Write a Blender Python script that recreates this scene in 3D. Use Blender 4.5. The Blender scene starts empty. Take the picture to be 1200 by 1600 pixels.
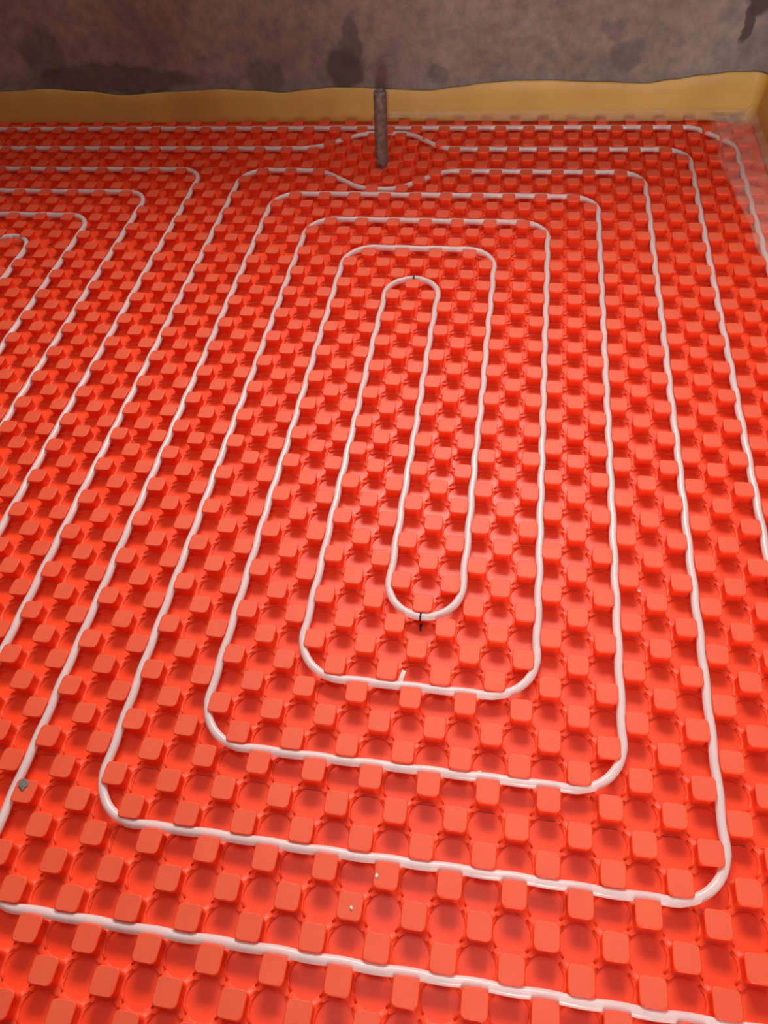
import bpy, bmesh, math, random
from mathutils import Matrix, Vector, noise

random.seed(7)
U = 0.05                      # one knob cell, metres
scene = bpy.context.scene
col = scene.collection

# ------------------------------------------------------------------ camera
CAM_R = Matrix(((0.9865546632937112, -0.07291723191626347, 0.146263370749829),
                (0.14662217079679285, 0.7902214366687768, -0.5950227054995217),
                (-0.07219304235359664, 0.6084678778035898, 0.7902879262122935)))
CAM_C = Vector((0.35086, -0.71896, 1.31077))
FPX = 1158.137
cam_data = bpy.data.cameras.new('camera')
cam_data.sensor_fit = 'VERTICAL'
cam_data.sensor_height = 36.0
cam_data.sensor_width = 27.0
cam_data.lens = FPX / 1600.0 * 36.0
cam_data.clip_start = 0.02
cam = bpy.data.objects.new('camera', cam_data)
cam.matrix_world = Matrix.Translation(CAM_C) @ CAM_R.to_4x4()
col.objects.link(cam)
scene.camera = cam


def project(p):
    d = CAM_R.transposed() @ (Vector(p) - CAM_C)
    if d.z > -0.01:
        return None
    return 600 + FPX * d.x / -d.z, 800 - FPX * d.y / -d.z


# ------------------------------------------------------------------ world, daylight, added fill, exposure
world = bpy.data.worlds.new('world')
scene.world = world
world.use_nodes = True
wb = world.node_tree.nodes['Background']
wb.inputs['Color'].default_value = (0.75, 0.85, 1.0, 1)
wb.inputs['Strength'].default_value = 0.3


def area_light(name, loc, rot, sx, sy, power, colour):
    d = bpy.data.lights.new(name, 'AREA')
    d.shape = 'RECTANGLE'
    d.size, d.size_y, d.energy, d.color = sx, sy, power, colour
    o = bpy.data.objects.new(name, d)
    o.location, o.rotation_euler = loc, rot
    col.objects.link(o)
    return o


WIN_X0, WIN_X1, WIN_Z0, WIN_Z1 = -0.80, 0.95, 1.75, 3.25       # window in the far wall, above the frame
DOOR_X0, DOOR_X1, DOOR_Z1 = 0.44, 1.12, 2.45                   # doorway behind the photographer
WALL_Y, WALL_X = 2.112, 1.160
FILL_X0, FILL_X1, FILL_Y0, FILL_Y1 = -0.7, 0.9, -0.6, 0.5            # ceiling opening added for an overhead fill lamp
LEFT_X, NEAR_Y, CEIL_Z = -3.2, -2.6, 3.4
area_light('window_daylight', ((WIN_X0 + WIN_X1) / 2, WALL_Y + 0.37, (WIN_Z0 + WIN_Z1) / 2),
           (math.radians(-90), 0, 0), WIN_X1 - WIN_X0, WIN_Z1 - WIN_Z0, 224.0, (1.0, 0.965, 0.92))
area_light('doorway_daylight', ((DOOR_X0 + DOOR_X1) / 2, NEAR_Y - 2.4, DOOR_Z1 / 2 + 0.30),
           (math.radians(90), 0, 0), DOOR_X1 - DOOR_X0, DOOR_Z1 - 0.4, 190.0, (1.0, 0.95, 0.88))
area_light('overhead_fill', ((FILL_X0 + FILL_X1) / 2, (FILL_Y0 + FILL_Y1) / 2, CEIL_Z + 0.42),  # unseen fill lamp, added to brighten the foreground floor
           (0, 0, 0), FILL_X1 - FILL_X0, FILL_Y1 - FILL_Y0, 24.0, (1.0, 0.95, 0.89))

scene.view_settings.view_transform = 'Standard'
scene.view_settings.look = 'None'
scene.view_settings.gamma = 1.0
scene.view_settings.use_curve_mapping = False
scene.view_settings.exposure = 0.0
scene.cycles.max_bounces = 8
scene.cycles.diffuse_bounces = 5
scene.cycles.transmission_bounces = 4
scene.cycles.transparent_max_bounces = 10


# ------------------------------------------------------------------ helpers
def tag(o, label=None, cat=None, group=None, kind=None):
    if label: o['label'] = label
    if cat: o['category'] = cat
    if group: o['group'] = group
    if kind: o['kind'] = kind
    return o


def mesh_obj(name, me, mat=None, parent=None, loc=(0, 0, 0)):
    o = bpy.data.objects.new(name, me)
    if mat and not me.materials:
        me.materials.append(mat)
    o.location = loc
    if parent:
        o.parent = parent
    col.objects.link(o)
    return o


def from_data(name, verts, faces, smooth=True):
    me = bpy.data.meshes.new(name)
    me.from_pydata(verts, [], faces)
    if smooth:
        me.polygons.foreach_set('use_smooth', [True] * len(me.polygons))
    me.update()
    return me


def empty(name, loc):
    o = bpy.data.objects.new(name, None)
    o.location = loc
    o.empty_display_size = 0.05
    col.objects.link(o)
    return o


def boxes_mesh(name, boxes):
    v, f = [], []
    for x0, x1, y0, y1, z0, z1 in boxes:
        b = len(v)
        v += [(x0, y0, z0), (x1, y0, z0), (x1, y1, z0), (x0, y1, z0),
              (x0, y0, z1), (x1, y0, z1), (x1, y1, z1), (x0, y1, z1)]
        f += [(b, b+3, b+2, b+1), (b+4, b+5, b+6, b+7), (b, b+1, b+5, b+4),
              (b+1, b+2, b+6, b+5), (b+2, b+3, b+7, b+6), (b+3, b, b+4, b+7)]
    return from_data(name, v, f, smooth=False)


class NT:
    """small node-tree helper"""
    def __init__(self, name):
        self.m = bpy.data.materials.new(name)
        self.m.use_nodes = True
        self.t = self.m.node_tree
        self.b = self.t.nodes['Principled BSDF']
        self.out = self.t.nodes['Material Output']

    def n(self, kind, **kw):
        nd = self.t.nodes.new(kind)
        for k, v in kw.items():
            if k in nd.inputs:
                nd.inputs[k].default_value = v
            else:
                setattr(nd, k, v)
        return nd

    def l(self, a, b):
        self.t.links.new(a, b)

    def ramp(self, fac, stops):
        r = self.n('ShaderNodeValToRGB')
        e = r.color_ramp.elements
        while len(e) < len(stops):
            e.new(0.5)
        for el, (p, c) in zip(e, stops):
            el.position = p
            el.color = c if len(c) == 4 else (*c, 1)
        self.l(fac, r.inputs[0])
        return r.outputs[0]

    def mix(self, fac, a, b, mode='MIX'):
        m = self.n('ShaderNodeMix', data_type='RGBA', blend_type=mode)
        for sock, val in ((m.inputs[0], fac), (m.inputs[6], a), (m.inputs[7], b)):
            if hasattr(val, 'links'):
                self.l(val, sock)
            elif isinstance(val, (int, float)):
                sock.default_value = val
            else:
                sock.default_value = (*val, 1) if len(val) == 3 else val
        return m.outputs[2]

    def bump(self, h, strength, dist):
        bp = self.n('ShaderNodeBump', Strength=strength, Distance=dist)
        self.l(h, bp.inputs['Height'])
        self.l(bp.outputs[0], self.b.inputs['Normal'])


# ------------------------------------------------------------------ materials
def mat_plastic(name='orange_plastic', lo=(0.88, 0.062, 0.015), hi=(0.92, 0.077, 0.020), r0=0.42, r1=0.50, grain=0.12):
    k = NT(name)
    geo = k.n('ShaderNodeNewGeometry')
    n1 = k.n('ShaderNodeTexNoise', Scale=9.0, Detail=3.0)
    k.l(geo.outputs['Position'], n1.inputs['Vector'])
    c = k.ramp(n1.outputs[0], [(0.3, lo), (0.7, hi)])
    n2 = k.n('ShaderNodeTexNoise', Scale=260.0, Detail=2.0)
    k.l(geo.outputs['Position'], n2.inputs['Vector'])
    d = k.ramp(n2.outputs[0], [(0.62, (0, 0, 0)), (0.85, (0.25, 0.25, 0.25))])
    c2 = k.mix(d, c, (0.55, 0.16, 0.10))
    k.l(c2, k.b.inputs['Base Color'])
    r = k.ramp(n1.outputs[0], [(0.3, (r0,) * 3), (0.7, (r1,) * 3)])
    k.l(r, k.b.inputs['Roughness'])
    k.b.inputs['IOR'].default_value = 1.5
    k.b.inputs['Specular IOR Level'].default_value = 0.38
    n3 = k.n('ShaderNodeTexNoise', Scale=900.0, Detail=1.0)
    k.l(geo.outputs['Position'], n3.inputs['Vector'])
    k.bump(n3.outputs[0], grain, 0.001)
    return k.m


def mat_pipe():
    k = NT('milky_pipe')
    geo = k.n('ShaderNodeNewGeometry')
    n1 = k.n('ShaderNodeTexNoise', Scale=14.0, Detail=4.0)
    k.l(geo.outputs['Position'], n1.inputs['Vector'])
    c = k.ramp(n1.outputs[0], [(0.3, (0.86, 0.77, 0.77)), (0.7, (0.92, 0.86, 0.86))])
    n2 = k.n('ShaderNodeTexNoise', Scale=55.0, Detail=3.0)
    k.l(geo.outputs['Position'], n2.inputs['Vector'])
    d = k.ramp(n2.outputs[0], [(0.66, (0, 0, 0)), (0.8, (0.5, 0.5, 0.5))])
    c2 = k.mix(d, c, (0.62, 0.45, 0.38))
    k.l(c2, k.b.inputs['Base Color'])
    k.b.inputs['Roughness'].default_value = 0.24
    k.b.inputs['IOR'].default_value = 1.5
    # milky, see-through polyethylene: part of the light passes straight through the wall
    tr = k.n('ShaderNodeBsdfTransparent')
    tl = k.n('ShaderNodeBsdfTranslucent')
    tl.inputs['Color'].default_value = (0.9, 0.82, 0.80, 1)
    m1, m2 = k.n('ShaderNodeMixShader'), k.n('ShaderNodeMixShader')
    m1.inputs[0].default_value = 0.25
    m2.inputs[0].default_value = 0.22
    k.l(k.b.outputs[0], m1.inputs[1]); k.l(tl.outputs[0], m1.inputs[2])
    k.l(m1.outputs[0], m2.inputs[1]); k.l(tr.outputs[0], m2.inputs[2])
    k.l(m2.outputs[0], k.out.inputs[0])
    return k.m


def mat_foam():
    k = NT('amber_foam')
    geo = k.n('ShaderNodeNewGeometry')
    n1 = k.n('ShaderNodeTexNoise', Scale=5.0, Detail=2.0)
    k.l(geo.outputs['Position'], n1.inputs['Vector'])
    c = k.ramp(n1.outputs[0], [(0.3, (0.56, 0.315, 0.068)), (0.7, (0.66, 0.40, 0.10))])
    k.l(c, k.b.inputs['Base Color'])
    k.b.inputs['Roughness'].default_value = 0.5
    return k.m


def mat_film():
    k = NT('clear_film')
    k.b.inputs['Base Color'].default_value = (0.95, 0.84, 0.74, 1)
    k.b.inputs['Roughness'].default_value = 0.10
    geo = k.n('ShaderNodeNewGeometry')
    n1 = k.n('ShaderNodeTexNoise', Scale=20.0, Detail=3.0)
    k.l(geo.outputs['Position'], n1.inputs['Vector'])
    k.bump(n1.outputs[0], 0.6, 0.006)
    tr = k.n('ShaderNodeBsdfTransparent')
    mx = k.n('ShaderNodeMixShader')
    a = k.ramp(n1.outputs[0], [(0.35, (0.05,) * 3), (0.7, (0.15,) * 3)])
    k.l(a, mx.inputs[0])
    k.l(tr.outputs[0], mx.inputs[1])
    k.l(k.b.outputs[0], mx.inputs[2])
    k.l(mx.outputs[0], k.out.inputs[0])
    return k.m


def mat_wall(stains=True):
    k = NT('stained_plaster' if stains else 'plain_plaster')
    geo = k.n('ShaderNodeNewGeometry')
    pos = geo.outputs['Position']
    n1 = k.n('ShaderNodeTexNoise', Scale=2.2, Detail=6.0, Roughness=0.6)
    k.l(pos, n1.inputs['Vector'])
    n2 = k.n('ShaderNodeTexNoise', Scale=24.0, Detail=6.0, Roughness=0.65)
    k.l(pos, n2.inputs['Vector'])
    c = k.ramp(n1.outputs[0], [(0.34, (0.215, 0.165, 0.148)), (0.66, (0.315, 0.262, 0.245))])
    f = k.ramp(n2.outputs[0], [(0.3, (0.68,) * 3), (0.7, (1.15,) * 3)])
    c = k.mix(1.0, c, f, 'MULTIPLY')
    if stains:
        # damp patches with their own outlines: (x, z, half width, half height, darkness)
        warp = k.n('ShaderNodeTexNoise', Scale=11.0, Detail=5.0)
        k.l(pos, warp.inputs['Vector'])
        sub = k.n('ShaderNodeVectorMath', operation='SUBTRACT')
        k.l(warp.outputs['Color'], sub.inputs[0])
        sub.inputs[1].default_value = (0.5, 0.5, 0.5)
        sc = k.n('ShaderNodeVectorMath', operation='SCALE')
        sc.inputs['Scale'].default_value = 0.10
        k.l(sub.outputs[0], sc.inputs[0])
        add = k.n('ShaderNodeVectorMath', operation='ADD')
        k.l(pos, add.inputs[0])
        k.l(sc.outputs[0], add.inputs[1])
        for x, z, rx, rz, dk in ((-0.295, 0.175, 0.085, 0.075, 0.80), (-0.275, 0.27, 0.045, 0.09, 0.60),
                                 (1.065, 0.365, 0.055, 0.065, 0.95), (1.035, 0.30, 0.022, 0.06, 0.9),
                                 (-1.20, 0.15, 0.40, 0.055, 0.60), (-0.60, 0.16, 0.09, 0.07, 0.45), (-1.45, 0.25, 0.10, 0.12, 0.45),
                                 (0.68, 0.22, 0.07, 0.06, 0.40), (0.62, 0.30, 0.05, 0.04, 0.30), (0.04, 0.15, 0.05, 0.03, 0.35)):
            s = k.n('ShaderNodeVectorMath', operation='SUBTRACT')
            k.l(add.outputs[0], s.inputs[0])
            s.inputs[1].default_value = (x, 0, z)
            m = k.n('ShaderNodeVectorMath', operation='MULTIPLY')
            k.l(s.outputs[0], m.inputs[0])
            m.inputs[1].default_value = (1 / rx, 0, 1 / rz)
            ln = k.n('ShaderNodeVectorMath', operation='LENGTH')
            k.l(m.outputs[0], ln.inputs[0])
            e = k.ramp(ln.outputs['Value'], [(0.72, (dk,) * 3), (0.98, (0, 0, 0))])
            c = k.mix(e, c, (0.075, 0.053, 0.047))
    k.l(c, k.b.inputs['Base Color'])
    k.b.inputs['Roughness'].default_value = 0.85
    k.bump(n2.outputs[0], 0.5, 0.004)
    return k.m


def mat_metal():
    k = NT('rusted_steel')
    geo = k.n('ShaderNodeNewGeometry')
    n1 = k.n('ShaderNodeTexNoise', Scale=70.0, Detail=6.0)
    k.l(geo.outputs['Position'], n1.inputs['Vector'])
    c = k.ramp(n1.outputs[0], [(0.3, (0.12, 0.085, 0.078)), (0.7, (0.27, 0.205, 0.19))])
    k.l(c, k.b.inputs['Base Color'])
    k.b.inputs['Roughness'].default_value = 0.6
    k.b.inputs['Metallic'].default_value = 0.25
    k.bump(n1.outputs[0], 0.5, 0.003)
    return k.m


def mat_plain(name, c, rough=0.7, scale=60.0, amt=0.25):
    k = NT(name)
    geo = k.n('ShaderNodeNewGeometry')
    n1 = k.n('ShaderNodeTexNoise', Scale=scale, Detail=4.0)
    k.l(geo.outputs['Position'], n1.inputs['Vector'])
    lo = tuple(x * (1 - amt) for x in c)
    cc = k.ramp(n1.outputs[0], [(0.3, lo), (0.7, c)])
    k.l(cc, k.b.inputs['Base Color'])
    k.b.inputs['Roughness'].default_value = rough
    return k.m


PLASTIC = mat_plastic()
SHEET = mat_plastic('glossy_orange_sheet', r0=0.38, r1=0.46, grain=0.04)
SCUFFED_SHEEN = mat_plastic('scuffed_sheen_top', (0.77, 0.088, 0.036), (0.81, 0.106, 0.044), 0.50, 0.58, 0.35)  # scuffed grain; the paler, pinker colour also carries the tops' whitish sheen
PIPE, FOAM, FILM = mat_pipe(), mat_foam(), mat_film()
WALL, PLASTER, STEEL = mat_wall(True), mat_wall(False), mat_metal()
SLAB = mat_plain('concrete_slab', (0.30, 0.29, 0.27), 0.9, 12.0)
INK = mat_plain('black_ink', (0.015, 0.013, 0.013), 0.5)
CRUMB = mat_plain('pale_crumb', (0.80, 0.74, 0.68), 0.8)
CEMENT = mat_plain('grey_cement', (0.23, 0.19, 0.175), 0.9, 300.0, 0.5)
CLIP = mat_plain('white_plastic', (0.85, 0.80, 0.78), 0.35)
CEILING = mat_plain('concrete_ceiling', (0.22, 0.21, 0.20), 0.9, 5.0, 0.08)
WOOD = mat_plain('painted_frame', (0.7, 0.7, 0.68), 0.5)

# ------------------------------------------------------------------ the room
TH = 0.40


def structure(name, boxes, mat):
    return tag(mesh_obj(name, boxes_mesh(name, boxes), mat), kind='structure')


structure('floor', [(LEFT_X - TH, WALL_X + TH, NEAR_Y - TH, WALL_Y + TH, -0.20, -0.0022)], SLAB)
structure('wall_far', [
    (LEFT_X - TH, WIN_X0, WALL_Y, WALL_Y + TH, -0.002, CEIL_Z),
    (WIN_X1, WALL_X + TH, WALL_Y, WALL_Y + TH, -0.002, CEIL_Z),
    (WIN_X0, WIN_X1, WALL_Y, WALL_Y + TH, -0.002, WIN_Z0),
    (WIN_X0, WIN_X1, WALL_Y, WALL_Y + TH, WIN_Z1, CEIL_Z)], WALL)
structure('wall_right', [(WALL_X, WALL_X + TH, NEAR_Y, WALL_Y, -0.002, CEIL_Z)], PLASTER)
structure('wall_left', [(LEFT_X - TH, LEFT_X, NEAR_Y, WALL_Y, -0.002, CEIL_Z)], PLASTER)
structure('wall_near', [
    (LEFT_X - TH, DOOR_X0, NEAR_Y - TH, NEAR_Y, -0.002, CEIL_Z),
    (DOOR_X1, WALL_X + TH, NEAR_Y - TH, NEAR_Y, -0.002, CEIL_Z),
    (DOOR_X0, DOOR_X1, NEAR_Y - TH, NEAR_Y, DOOR_Z1, CEIL_Z)], PLASTER)
CT = CEIL_Z + 0.45
structure('ceiling', [  # unseen ceiling, left open where the added fill shines in
    (LEFT_X - TH, FILL_X0, NEAR_Y - TH, WALL_Y + TH, CEIL_Z, CT),
    (FILL_X1, WALL_X + TH, NEAR_Y - TH, WALL_Y + TH, CEIL_Z, CT),
    (FILL_X0, FILL_X1, NEAR_Y - TH, FILL_Y0, CEIL_Z, CT),
    (FILL_X0, FILL_X1, FILL_Y1, WALL_Y + TH, CEIL_Z, CT)], CEILING)
fw = 0.05
structure('window_1', [
    (WIN_X0, WIN_X0 + fw, WALL_Y + 0.05, WALL_Y + 0.11, WIN_Z0, WIN_Z1),
    (WIN_X1 - fw, WIN_X1, WALL_Y + 0.05, WALL_Y + 0.11, WIN_Z0, WIN_Z1),
    (WIN_X0 + fw, WIN_X1 - fw, WALL_Y + 0.05, WALL_Y + 0.11, WIN_Z0, WIN_Z0 + fw),
    (WIN_X0 + fw, WIN_X1 - fw, WALL_Y + 0.05, WALL_Y + 0.11, WIN_Z1 - fw, WIN_Z1)], WOOD)

# ------------------------------------------------------------------ knobbed heating mats
Z_PLAT, Z_TOP, Z_AX = 0.065 * U, 0.68 * U, 0.46 * U
R_PIT = 0.59


def arc_ring(r, z):
    """outline between the four round pits next to a knob: 4 sides x (5 arc points + 1 corner)"""
    pts = []
    for s in range(4):
        a0 = s * math.pi / 2
        cx, cy = math.cos(a0), math.sin(a0)
        for t in (-1, -0.5, 0, 0.5, 1):
            a = a0 + math.pi - t * math.pi / 4
            pts.append(((cx + r * math.cos(a)) * U, (cy + r * math.sin(a)) * U, z))
        a1 = a0 + math.pi / 4
        pts.append((0.5 * math.sqrt(2) * math.cos(a1) * U, 0.5 * math.sqrt(2) * math.sin(a1) * U, z))
    return pts


def square_ring(w, rho, z, pinch=0.0):
    pts = []
    for s in range(4):
        a0 = s * math.pi / 2
        ca, sa = math.cos(a0), math.sin(a0)
        for t in (-1, -0.5, 0, 0.5, 1):
            x, y = w - pinch * (1 - t * t), (w - rho) * t
            pts.append(((x * ca - y * sa) * U, (x * sa + y * ca) * U, z))
        d = (w - rho) + rho * 0.7071
        pts.append(((d * ca - d * sa) * U, (d * sa + d * ca) * U, z))
    return pts


def knob_data():
    rings = [arc_ring(R_PIT - 0.012, 0.0), arc_ring(R_PIT + 0.004, Z_PLAT), arc_ring(R_PIT + 0.030, Z_PLAT),
             square_ring(0.372, 0.13, Z_PLAT + 0.002 * U, 0.01),
             square_ring(0.356, 0.13, 0.13 * U, 0.01),
             square_ring(0.350, 0.13, 0.46 * U, 0.012),
             square_ring(0.388, 0.14, 0.56 * U),
             square_ring(0.402, 0.15, 0.63 * U),
             square_ring(0.392, 0.14, 0.670 * U),
             square_ring(0.365, 0.12, 0.68 * U)]
    v, f = [], []
    n = 24
    for r in rings:
        v += r
    for k in range(len(rings) - 1):
        for i in range(n):
            j = (i + 1) % n
            f.append((k * n + i, k * n + j, (k + 1) * n + j, (k + 1) * n + i))
    b = (len(rings) - 1) * n
    f.append(tuple(range(b, b + n)))
    return v, f


KV, KF = knob_data()
knob_me = from_data('knob', KV, KF)
knob_me.materials.append(PLASTIC)
knob_me.materials.append(SCUFFED_SHEEN)           # embossed, scuffed top face, whitish sheen painted into its paler colour
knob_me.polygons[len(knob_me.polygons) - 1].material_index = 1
# keep the flat top crisp
knob_me.polygons[len(knob_me.polygons) - 1].use_smooth = False


def heating_panel(u0, u1, v0, v1, label, dv=0.0):
    cx, cy = (u0 + u1) / 2 * U, (v0 + v1) / 2 * U
    root = tag(empty('heating_mat', (cx, cy + dv * U, 0.0005 if dv else 0.0)), label, 'heating mat', 'knobbed orange floor heating mats')
    g = 0.012
    me = boxes_mesh('base_sheet', [((u0 + g) * U - cx, (22.85 if u1 == 22 else u1 - g) * U - cx,
                                    (v0 + g) * U - cy, (41.85 if v1 == 41 else v1 - g + (0.25 if v0 == 9 else 0)) * U - cy,
                                    -0.0022, 0.0)])
    mesh_obj('base_sheet', me, SHEET, root)
    rv, rf = [], []
    for i in range(u0, u1):
        for j in range(v0, v1):
            if (i + j) % 2:
                continue
            x, y = (i + 0.5) * U, (j + 0.5) * U
            p = project((x, y, Z_TOP))
            if p and -45 < p[0] < 1245 and 150 < p[1] < 1650:
                o = mesh_obj('knob', knob_me, None, root, (x - cx, y - cy, 0))
            else:
                b = len(rv)
                rv += [(a + x - cx, c + y - cy, z) for a, c, z in KV]
                rf += [tuple(q + b for q in fc) for fc in KF]
    if rv:
        m2 = from_data('knob_field', rv, rf)
        m2.materials.append(PLASTIC)
        m2.materials.append(SCUFFED_SHEEN)
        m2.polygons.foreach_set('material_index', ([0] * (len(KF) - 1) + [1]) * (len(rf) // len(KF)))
        tag(mesh_obj('knob_field', m2, PLASTIC, root), kind='stuff')
    return root


PANELS = {}
for key, (u0, u1, v0, v1, lab) in {
    'far_right': (-5, 22, 25, 41, 'orange knobbed heating mat under the rusty steel stub, ending in the room corner'),
    'mid_right': (-5, 22, 9, 25, 'orange knobbed heating mat crossed by the upper half of the narrow centre loop'),
    'low_right': (-5, 22, -7, 9, 'orange knobbed heating mat under the black pen mark at the centre loop'),
    'near_right': (-5, 22, -23, -7, 'nearest orange knobbed heating mat, along the bottom edge and lower right corner'),
    'far_left': (-33, -5, 25, 41, 'dark shaded orange knobbed heating mat against the wall, left of the steel stub'),
    'mid_left': (-33, -5, 9, 25, 'orange knobbed heating mat crossed by slanting pipes at the middle left edge'),
    'low_left': (-33, -5, -7, 9, 'orange knobbed heating mat at the left edge below the middle of the photo'),
    'near_left': (-33, -5, -23, -7, 'orange knobbed heating mat with the grey cement blob, bottom left corner'),
    'edge_far': (-61, -33, 25, 41, 'sliver of dark orange knobbed heating mat at the far left end of the amber strip'),
    'edge_mid': (-61, -33, 9, 25, 'orange knobbed heating mat past the left edge, beside the left pipe spiral'),
}.items():
    PANELS[key] = heating_panel(u0, u1, v0, v1, lab, -0.25 if v0 == 9 else 0.0)

# ------------------------------------------------------------------ pipes
PR = 0.160


def fillet_path(pts, radii, step=0.2):
    """polyline in cells -> list of (u, v) samples with rounded corners"""
    out = []
    n = len(pts)
    P = [Vector(p) for p in pts]
    prev = P[0]
    for i in range(1, n):
        if i < n - 1:
            a, b = (P[i-1] - P[i]).normalized(), (P[i+1] - P[i]).normalized()
            ang = a.angle(b)
            R = radii[i] if isinstance(radii, dict) and i in radii else (radii.get('d') if isinstance(radii, dict) else radii)
            t = R / math.tan(ang / 2)
            s, e = P[i] + a * t, P[i] + b * t
        else:
            s, e = P[i], None
        L = (s - prev).length
        k = max(1, int(L / step))
        for q in range(k):
            out.append(prev.lerp(s, q / k))
        if e is None:
            out.append(s)
            break
        c = P[i] + (a + b).normalized() * (R / math.sin(ang / 2))
        a0 = math.atan2(s.y - c.y, s.x - c.x)
        a1 = math.atan2(e.y - c.y, e.x - c.x)
        d = a1 - a0
        while d > math.pi: d -= 2 * math.pi
        while d < -math.pi: d += 2 * math.pi
        k = max(4, int(abs(d) * R / step))
        for q in range(k):
            an = a0 + d * q / k
            out.append(Vector((c.x + R * math.cos(an), c.y + R * math.sin(an))))
        prev = e
    return out


def weave(path, amp=0.020):
    """the pipe snakes slightly between the staggered knobs"""
    res = []
    n = len(path)
    for i, p in enumerate(path):
        t = (path[min(i+1, n-1)] - path[max(i-1, 0)]).normalized()
        q = p.copy()
        wv = max(0.0, abs(t.y) - 0.97) / 0.03
        wh = max(0.0, abs(t.x) - 0.97) / 0.03
        if wv > 0:
            k = round(p.x)
            q.x += -amp * wv * (1 if k % 2 == 0 else -1) * math.sin(math.pi * p.y)
        if wh > 0:
            k = round(p.y)
            q.y += -amp * wh * (1 if k % 2 == 0 else -1) * math.sin(math.pi * p.x)
        nz = noise.noise((p.x * 0.22, p.y * 0.22, 3.1))
        n2 = noise.noise((p.x * 0.22, p.y * 0.22, 9.7))
        q.x += 0.035 * nz
        q.y += 0.035 * n2
        res.append(q)
    return res


def tube_mesh(name, path, r, z, ns=12):
    v, f = [], []
    n = len(path)
    for i, p in enumerate(path):
        t = (path[min(i+1, n-1)] - path[max(i-1, 0)]).normalized()
        nx, ny = -t.y, t.x
        zz = z + 0.02 * U * noise.noise((p.x * 0.5, p.y * 0.5, 1.0))
        for s in range(ns):
            a = 2 * math.pi * s / ns
            h = r * math.cos(a)
            v.append(((p.x + nx * h) * U, (p.y + ny * h) * U, zz + r * U * math.sin(a)))
    for i in range(n - 1):
        for s in range(ns):
            s2 = (s + 1) % ns
            f.append((i * ns + s, i * ns + s2, (i + 1) * ns + s2, (i + 1) * ns + s))
    f.append(tuple(range(ns))[::-1])
    f.append(tuple(range((n - 1) * ns, n * ns)))
    return from_data(name, v, f)


def heating_pipe(pts, radii, label, extra_weave=True):
    path = weave(fillet_path(pts, radii))
    me = tube_mesh('heating_pipe', path, PR, Z_AX)
    o = mesh_obj('heating_pipe', me, PIPE)
    tag(o, label, 'pipe', 'milky white heating pipes')
    return o


spiral = heating_pipe(
    [(-45, 37), (-7.6, 37), (-4.2, 39.3), (-0.9, 39.3), (1.6, 37.0), (18, 37), (18, -12), (-9, -12), (-9, 31), (12, 31), (12, -6), (-3, -6),
     (-3, 25), (6, 25), (6, 0), (3, 0), (3, 22), (0, 22), (0, -3), (9, -3), (9, 28), (-6, 28), (-6, -9),
     (15, -9), (15, 34), (2.0, 34), (-0.8, 31.65), (-3.2, 31.65), (-6.4, 34), (-12, 34), (-12, -21)],
    {'d': 1.75, 1: 3.5, 2: 3.5, 3: 2.6, 4: 2.6, 14: 1.49, 15: 1.49, 16: 1.49, 17: 1.49, 25: 2.4, 26: 2.4, 27: 2.8, 28: 3.0},
    'milky white heating pipe coiled in a double spiral around the narrow centre loop')
left_spiral = heating_pipe(
    [(-36, -6), (-36, 34), (-15, 34), (-15, -3), (-30, -3), (-30, 28), (-21, 28), (-21, 3), (-24, 3), (-24, 25.4),
     (-27, 25.4), (-27, 0), (-18, 0), (-18, 31), (-33, 31), (-33, -6)],
    {'d': 1.5, 7: 1.49, 8: 1.49, 9: 1.49, 10: 1.49},
    'milky white heating pipe of the second spiral, its corners showing at the left edge')
edge_pipe = heating_pipe(
    [(-45, 40.05), (18.6, 40.05), (21.05, 37.6), (21.05, -21)], {'d': 1.6},
    'milky white heating pipe running closest to the amber strip and round the corner under film')


def sleeve(name, parent, u, v, ang, length, r, mat):
    """thin ink band round a pipe"""
    d = Vector((math.cos(ang), math.sin(ang)))
    path = weave([Vector((u, v)) + d * (length * (q - 0.5)) for q in (0, 0.5, 1)])
    me = tube_mesh(name, path, r, Z_AX)
    return mesh_obj(name, me, mat, parent)


tag(sleeve('pen_mark', spiral, 4.47, 0.0, 0.0, 0.075, PR * 1.06, INK), 'black pen line across the pipe bend')
tag(sleeve('pen_mark', spiral, 1.47, 22.0, 0.0, 0.12, PR * 1.05, INK), 'small dark pen dot on the top bend')

# pen stroke that ran past the pipe on to the panel
pc = PANELS['low_right'].location
bm = bmesh.new()
vs = [bm.verts.new(p) for p in [(4.44 * U, -0.40 * U, 0.0006), (4.53 * U, -0.41 * U, 0.0006), (4.52 * U, -0.10 * U, 0.0006), (4.42 * U, -0.10 * U, 0.0006)]]
fc = bm.faces.new(vs)
ext = bmesh.ops.extrude_face_region(bm, geom=[fc])
bmesh.ops.translate(bm, verts=[e for e in ext['geom'] if isinstance(e, bmesh.types.BMVert)], vec=(0, 0, 0.0006))
bmesh.ops.recalc_face_normals(bm, faces=bm.faces)
bmesh.ops.translate(bm, verts=bm.verts, vec=(-pc.x, -pc.y, 0))
me = bpy.data.meshes.new('pen_stroke')
bm.to_mesh(me)
tag(mesh_obj('pen_stroke', me, INK, PANELS['low_right']), 'black pen stroke in the pit below the bend')

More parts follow.
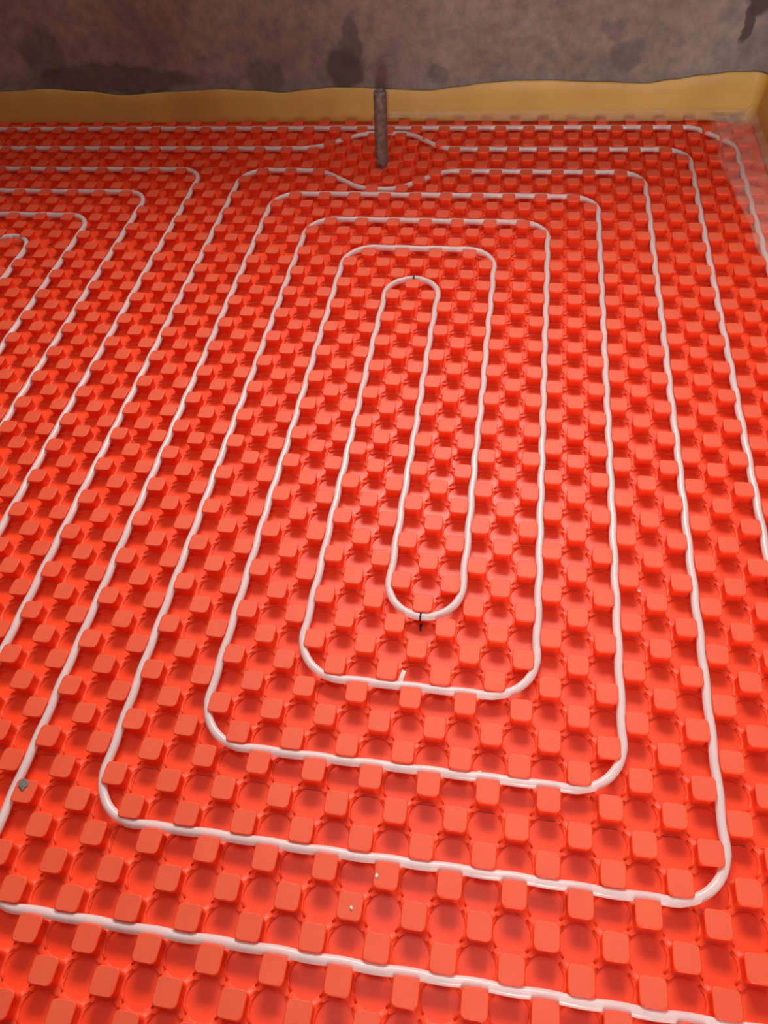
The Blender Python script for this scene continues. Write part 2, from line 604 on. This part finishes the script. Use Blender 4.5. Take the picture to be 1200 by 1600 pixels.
# ------------------------------------------------------------------ amber edge strip with film skirt
TOPS = [(-62, 2.3), (-45, 2.2), (-37, 2.25), (-33.6, 2.38), (-29.7, 2.55), (-26.5, 2.35), (-23.5, 2.03), (-19.5, 2.25), (-15.7, 2.38), (-13, 2.28),
        (-10.8, 2.1), (-8.8, 2.3), (-6.9, 2.45), (-5, 2.42), (-3.1, 2.28), (0.2, 2.15), (2.3, 2.4), (4.3, 2.64), (6.3, 2.76),
        (8.3, 2.76), (12, 2.62), (15.2, 2.5), (17, 2.72), (18.9, 2.97), (20.8, 3.14), (22.4, 3.14)]


def interp(tab, x):
    if x <= tab[0][0]: return tab[0][1]
    for (a, ya), (b, yb) in zip(tab, tab[1:]):
        if x <= b:
            t = (x - a) / (b - a)
            t = t * t * (3 - 2 * t)
            return ya + (yb - ya) * t
    return tab[-1][1]


WV, WU = WALL_Y / U, WALL_X / U       # wall faces in cells
path = []                             # (u, v, inward normal, top height)
u = -62.0
while u < WU - 1.0:
    path.append((u, WV - 0.06, (0, -1), interp(TOPS, u)))
    u += 0.35
for q in range(0, 10):
    a = math.pi / 2 - q / 9 * math.pi / 2
    path.append((WU - 1.0 + 0.94 * math.cos(a), WV - 1.0 + 0.94 * math.sin(a), (-math.cos(a), -math.sin(a)),
                 3.14 - 0.10 * q / 9))
v_ = WV - 1.3
while v_ > -23:
    path.append((WU - 0.06, v_, (-1, 0), 3.04 + 0.12 * math.sin(v_ * 0.42)))
    v_ -= 0.5
sv, sf = [], []
LV = [(0.0, 0.42), (0.10, 0.40), (0.35, 0.32), (0.7, 0.25), (0.97, 0.20), (1.0, 0.16), (1.0, 0.05), (0.0, 0.02)]   # (height fraction, distance from wall)
for (pu, pv, (nx, ny), h) in path:
    wob = 0.05 * noise.noise((pu * 0.25, pv * 0.25, 5.0))
    for hf, d in LV:
        dd = d + (wob if d > 0.1 else 0) * (1 - hf)
        sv.append(((pu + nx * dd) * U, (pv + ny * dd) * U, hf * h * U))
m = len(LV)
for i in range(len(path) - 1):
    for s in range(m):
        s2 = (s + 1) % m
        sf.append((i * m + s, i * m + s2, (i + 1) * m + s2, (i + 1) * m + s))
sf.append(tuple(range(m)))
sf.append(tuple(range((len(path) - 1) * m, len(path) * m))[::-1])
strip = tag(empty('edge_strip', (0, WALL_Y - 0.01, 0)),
            'amber foam edge strip with a wavy top standing along the wall and round the corner', 'edge strip')
sm = from_data('foam_band', sv, sf)
bm = bmesh.new(); bm.from_mesh(sm); bmesh.ops.recalc_face_normals(bm, faces=bm.faces); bm.to_mesh(sm); bm.free()
mesh_obj('foam_band', sm, FOAM, strip, (0, -(WALL_Y - 0.01), 0))

# the thin clear skirt welded to the strip, draped over the edge knobs
WIDTH = [(-62, 0.5), (-20, 0.5), (-2, 0.6), (3, 1.15), (12, 1.35), (17, 1.3), (20, 1.25), (22, 1.8)]
fv, ff = [], []
NT_ = 14
arc = 0.0
pts = [p for p in path if p[0] > -3 and p[1] > 6]
for i, (pu, pv, (nx, ny), h) in enumerate(pts):
    if ny < -0.95:
        w = interp(WIDTH, pu)
    elif nx < -0.95:
        w = 2.9 if pv > 33 else max(1.1, 2.9 - (33 - pv) * 0.12)
        w += 0.35 * noise.noise((pv * 0.5, 2.2, 0.3))
    else:
        w = 2.3
    for k in range(NT_):
        t = k / (NT_ - 1)
        d = 0.50 + t * w
        z0 = interp([(0, 1.10 if ny > -0.95 else 0.90), (0.2, 0.92 if ny > -0.95 else 0.80), (0.45, 0.77), (1, 0.72)], t)
        x, y = pu + nx * d, pv + ny * d
        z = z0 + 0.10 * abs(noise.noise((x * 1.3, y * 1.3, 0.7))) + 0.05 * noise.noise((x * 4.1, y * 4.1, 4.0)) * t
        fv.append((x * U, y * U, max(z, 0.70) * U))
for i in range(len(pts) - 1):
    for k in range(NT_ - 1):
        a = i * NT_ + k
        ff.append((a, a + 1, a + NT_ + 1, a + NT_))
fm = from_data('film_skirt', fv, ff)
fo = mesh_obj('film_skirt', fm, FILM, strip, (0, -(WALL_Y - 0.01), 0))
sol = fo.modifiers.new('thickness', 'SOLIDIFY')
sol.thickness = 0.0002
tag(fo, 'clear crinkled plastic film skirt')

# ------------------------------------------------------------------ rusty steel stub
bu, bv, hh = -2.47, 35.45, 5.0
rv, rf = [], []
ns = 20
prof = [(0.44, 0.0), (0.44, 0.04), (0.43, 2.5), (0.42, hh - 0.10), (0.38, hh - 0.02), (0.34, hh), (0.30, hh - 0.01), (0.29, hh - 0.6)]
for r, z in prof:
    for s in range(ns):
        a = 2 * math.pi * s / ns
        k = 1 + 0.03 * noise.noise((math.cos(a) * 2, math.sin(a) * 2, z * 1.5))
        rv.append(((r * k * math.cos(a) + 0.05 * z) * U, r * k * math.sin(a) * U, z * U))
for i in range(len(prof) - 1):
    for s in range(ns):
        s2 = (s + 1) % ns
        rf.append((i * ns + s, i * ns + s2, (i + 1) * ns + s2, (i + 1) * ns + s))
rf.append(tuple(range(ns))[::-1])
rf.append(tuple(range((len(prof) - 1) * ns, len(prof) * ns)))
stub = mesh_obj('steel_stub', from_data('steel_stub', rv, rf), STEEL, None, (bu * U, bv * U, 0.0))
tag(stub, 'rusty steel stub standing up through the far mat in front of the wall', 'steel stub')


# ------------------------------------------------------------------ small debris
def lump(name, u, v, z, sx, sy, sz, mat, label, cat, seed, rot=0.0):
    bm = bmesh.new()
    bmesh.ops.create_icosphere(bm, subdivisions=2, radius=1.0)
    for vt in bm.verts:
        k = 1 + 0.35 * noise.noise(vt.co * 1.7 + Vector((seed, 0, 0)))
        vt.co *= k
        vt.co = Vector((vt.co.x * sx, vt.co.y * sy, max(vt.co.z, -0.55) * sz))
    mz = min(vt.co.z for vt in bm.verts)
    bmesh.ops.translate(bm, verts=bm.verts, vec=(0, 0, -mz))
    me = bpy.data.meshes.new(name)
    bm.to_mesh(me); bm.free()
    o = mesh_obj(name, me, mat, None, (u * U, v * U, z))
    o.rotation_euler.z = rot
    return tag(o, label, cat)


lump('cement_blob', -8.62, -8.30, Z_TOP - 0.0002, 0.0085, 0.0105, 0.0022, CEMENT,
     'grey cement blob stuck on a knob beside the pipe, lower left', 'cement blob', 1.0, 0.4)
for k, (u, v, z, s, lab) in enumerate([
    (12.98, 2.30, Z_PLAT + 0.0002, 0.0028, 'bright white crumb between two pipes at the right, level with the centre bend'),
    (7.17, -5.70, 0.0002, 0.0036, 'white crumb just above the fifth pipe row below the pen mark'),
    (4.20, -9.55, Z_TOP, 0.0026, 'white crumb on a knob touching the lowest complete pipe row'),
    (3.55, -10.55, Z_TOP, 0.0026, 'pale crumb on a knob between the two lowest pipe rows'),
    (15.6, -11.9, 0.0002, 0.0038, 'white crumb in the bottom right corner of the photo')]):
    lump('plaster_crumb', u, v, z, s * 1.25, s, s * 0.8, CRUMB, lab, 'crumb', 3.0 + k, k * 0.7)
lump('dirt_fleck', 0.60, -13.25, 0.0002, 0.0050, 0.0022, 0.0012, CEMENT,
     'dark fleck of dirt in a pit near the bottom edge', 'dirt', 11.0)

# white plastic sliver leaning on the pipe below the pen mark
tilt = 0.35
bm = bmesh.new()
w, ln, th = 0.0044, 0.021, 0.0016
secs = []
for q in range(6):
    t = q / 5
    yy = t * ln
    zz = 0.0045 * math.sin(t * 1.2)
    ww = w * (1 - 0.15 * t)
    secs.append([bm.verts.new(p) for p in ((-ww, yy, zz), (ww, yy, zz), (ww, yy, zz + th), (-ww, yy, zz + th))])
for a, b in zip(secs, secs[1:]):
    for s in range(4):
        bm.faces.new((a[s], a[(s+1) % 4], b[(s+1) % 4], b[s]))
bm.faces.new(secs[0][::-1]); bm.faces.new(secs[-1])
bmesh.ops.recalc_face_normals(bm, faces=bm.faces)
me = bpy.data.meshes.new('plastic_sliver')
bm.to_mesh(me); bm.free()
sl = mesh_obj('plastic_sliver', me, CLIP, None, (4.02 * U, -2.80 * U, 0.020))
sl.rotation_euler = (0.0, 0.0, -0.25)
tag(sl, 'small white plastic sliver sticking out behind the pipe below the pen mark', 'plastic piece')
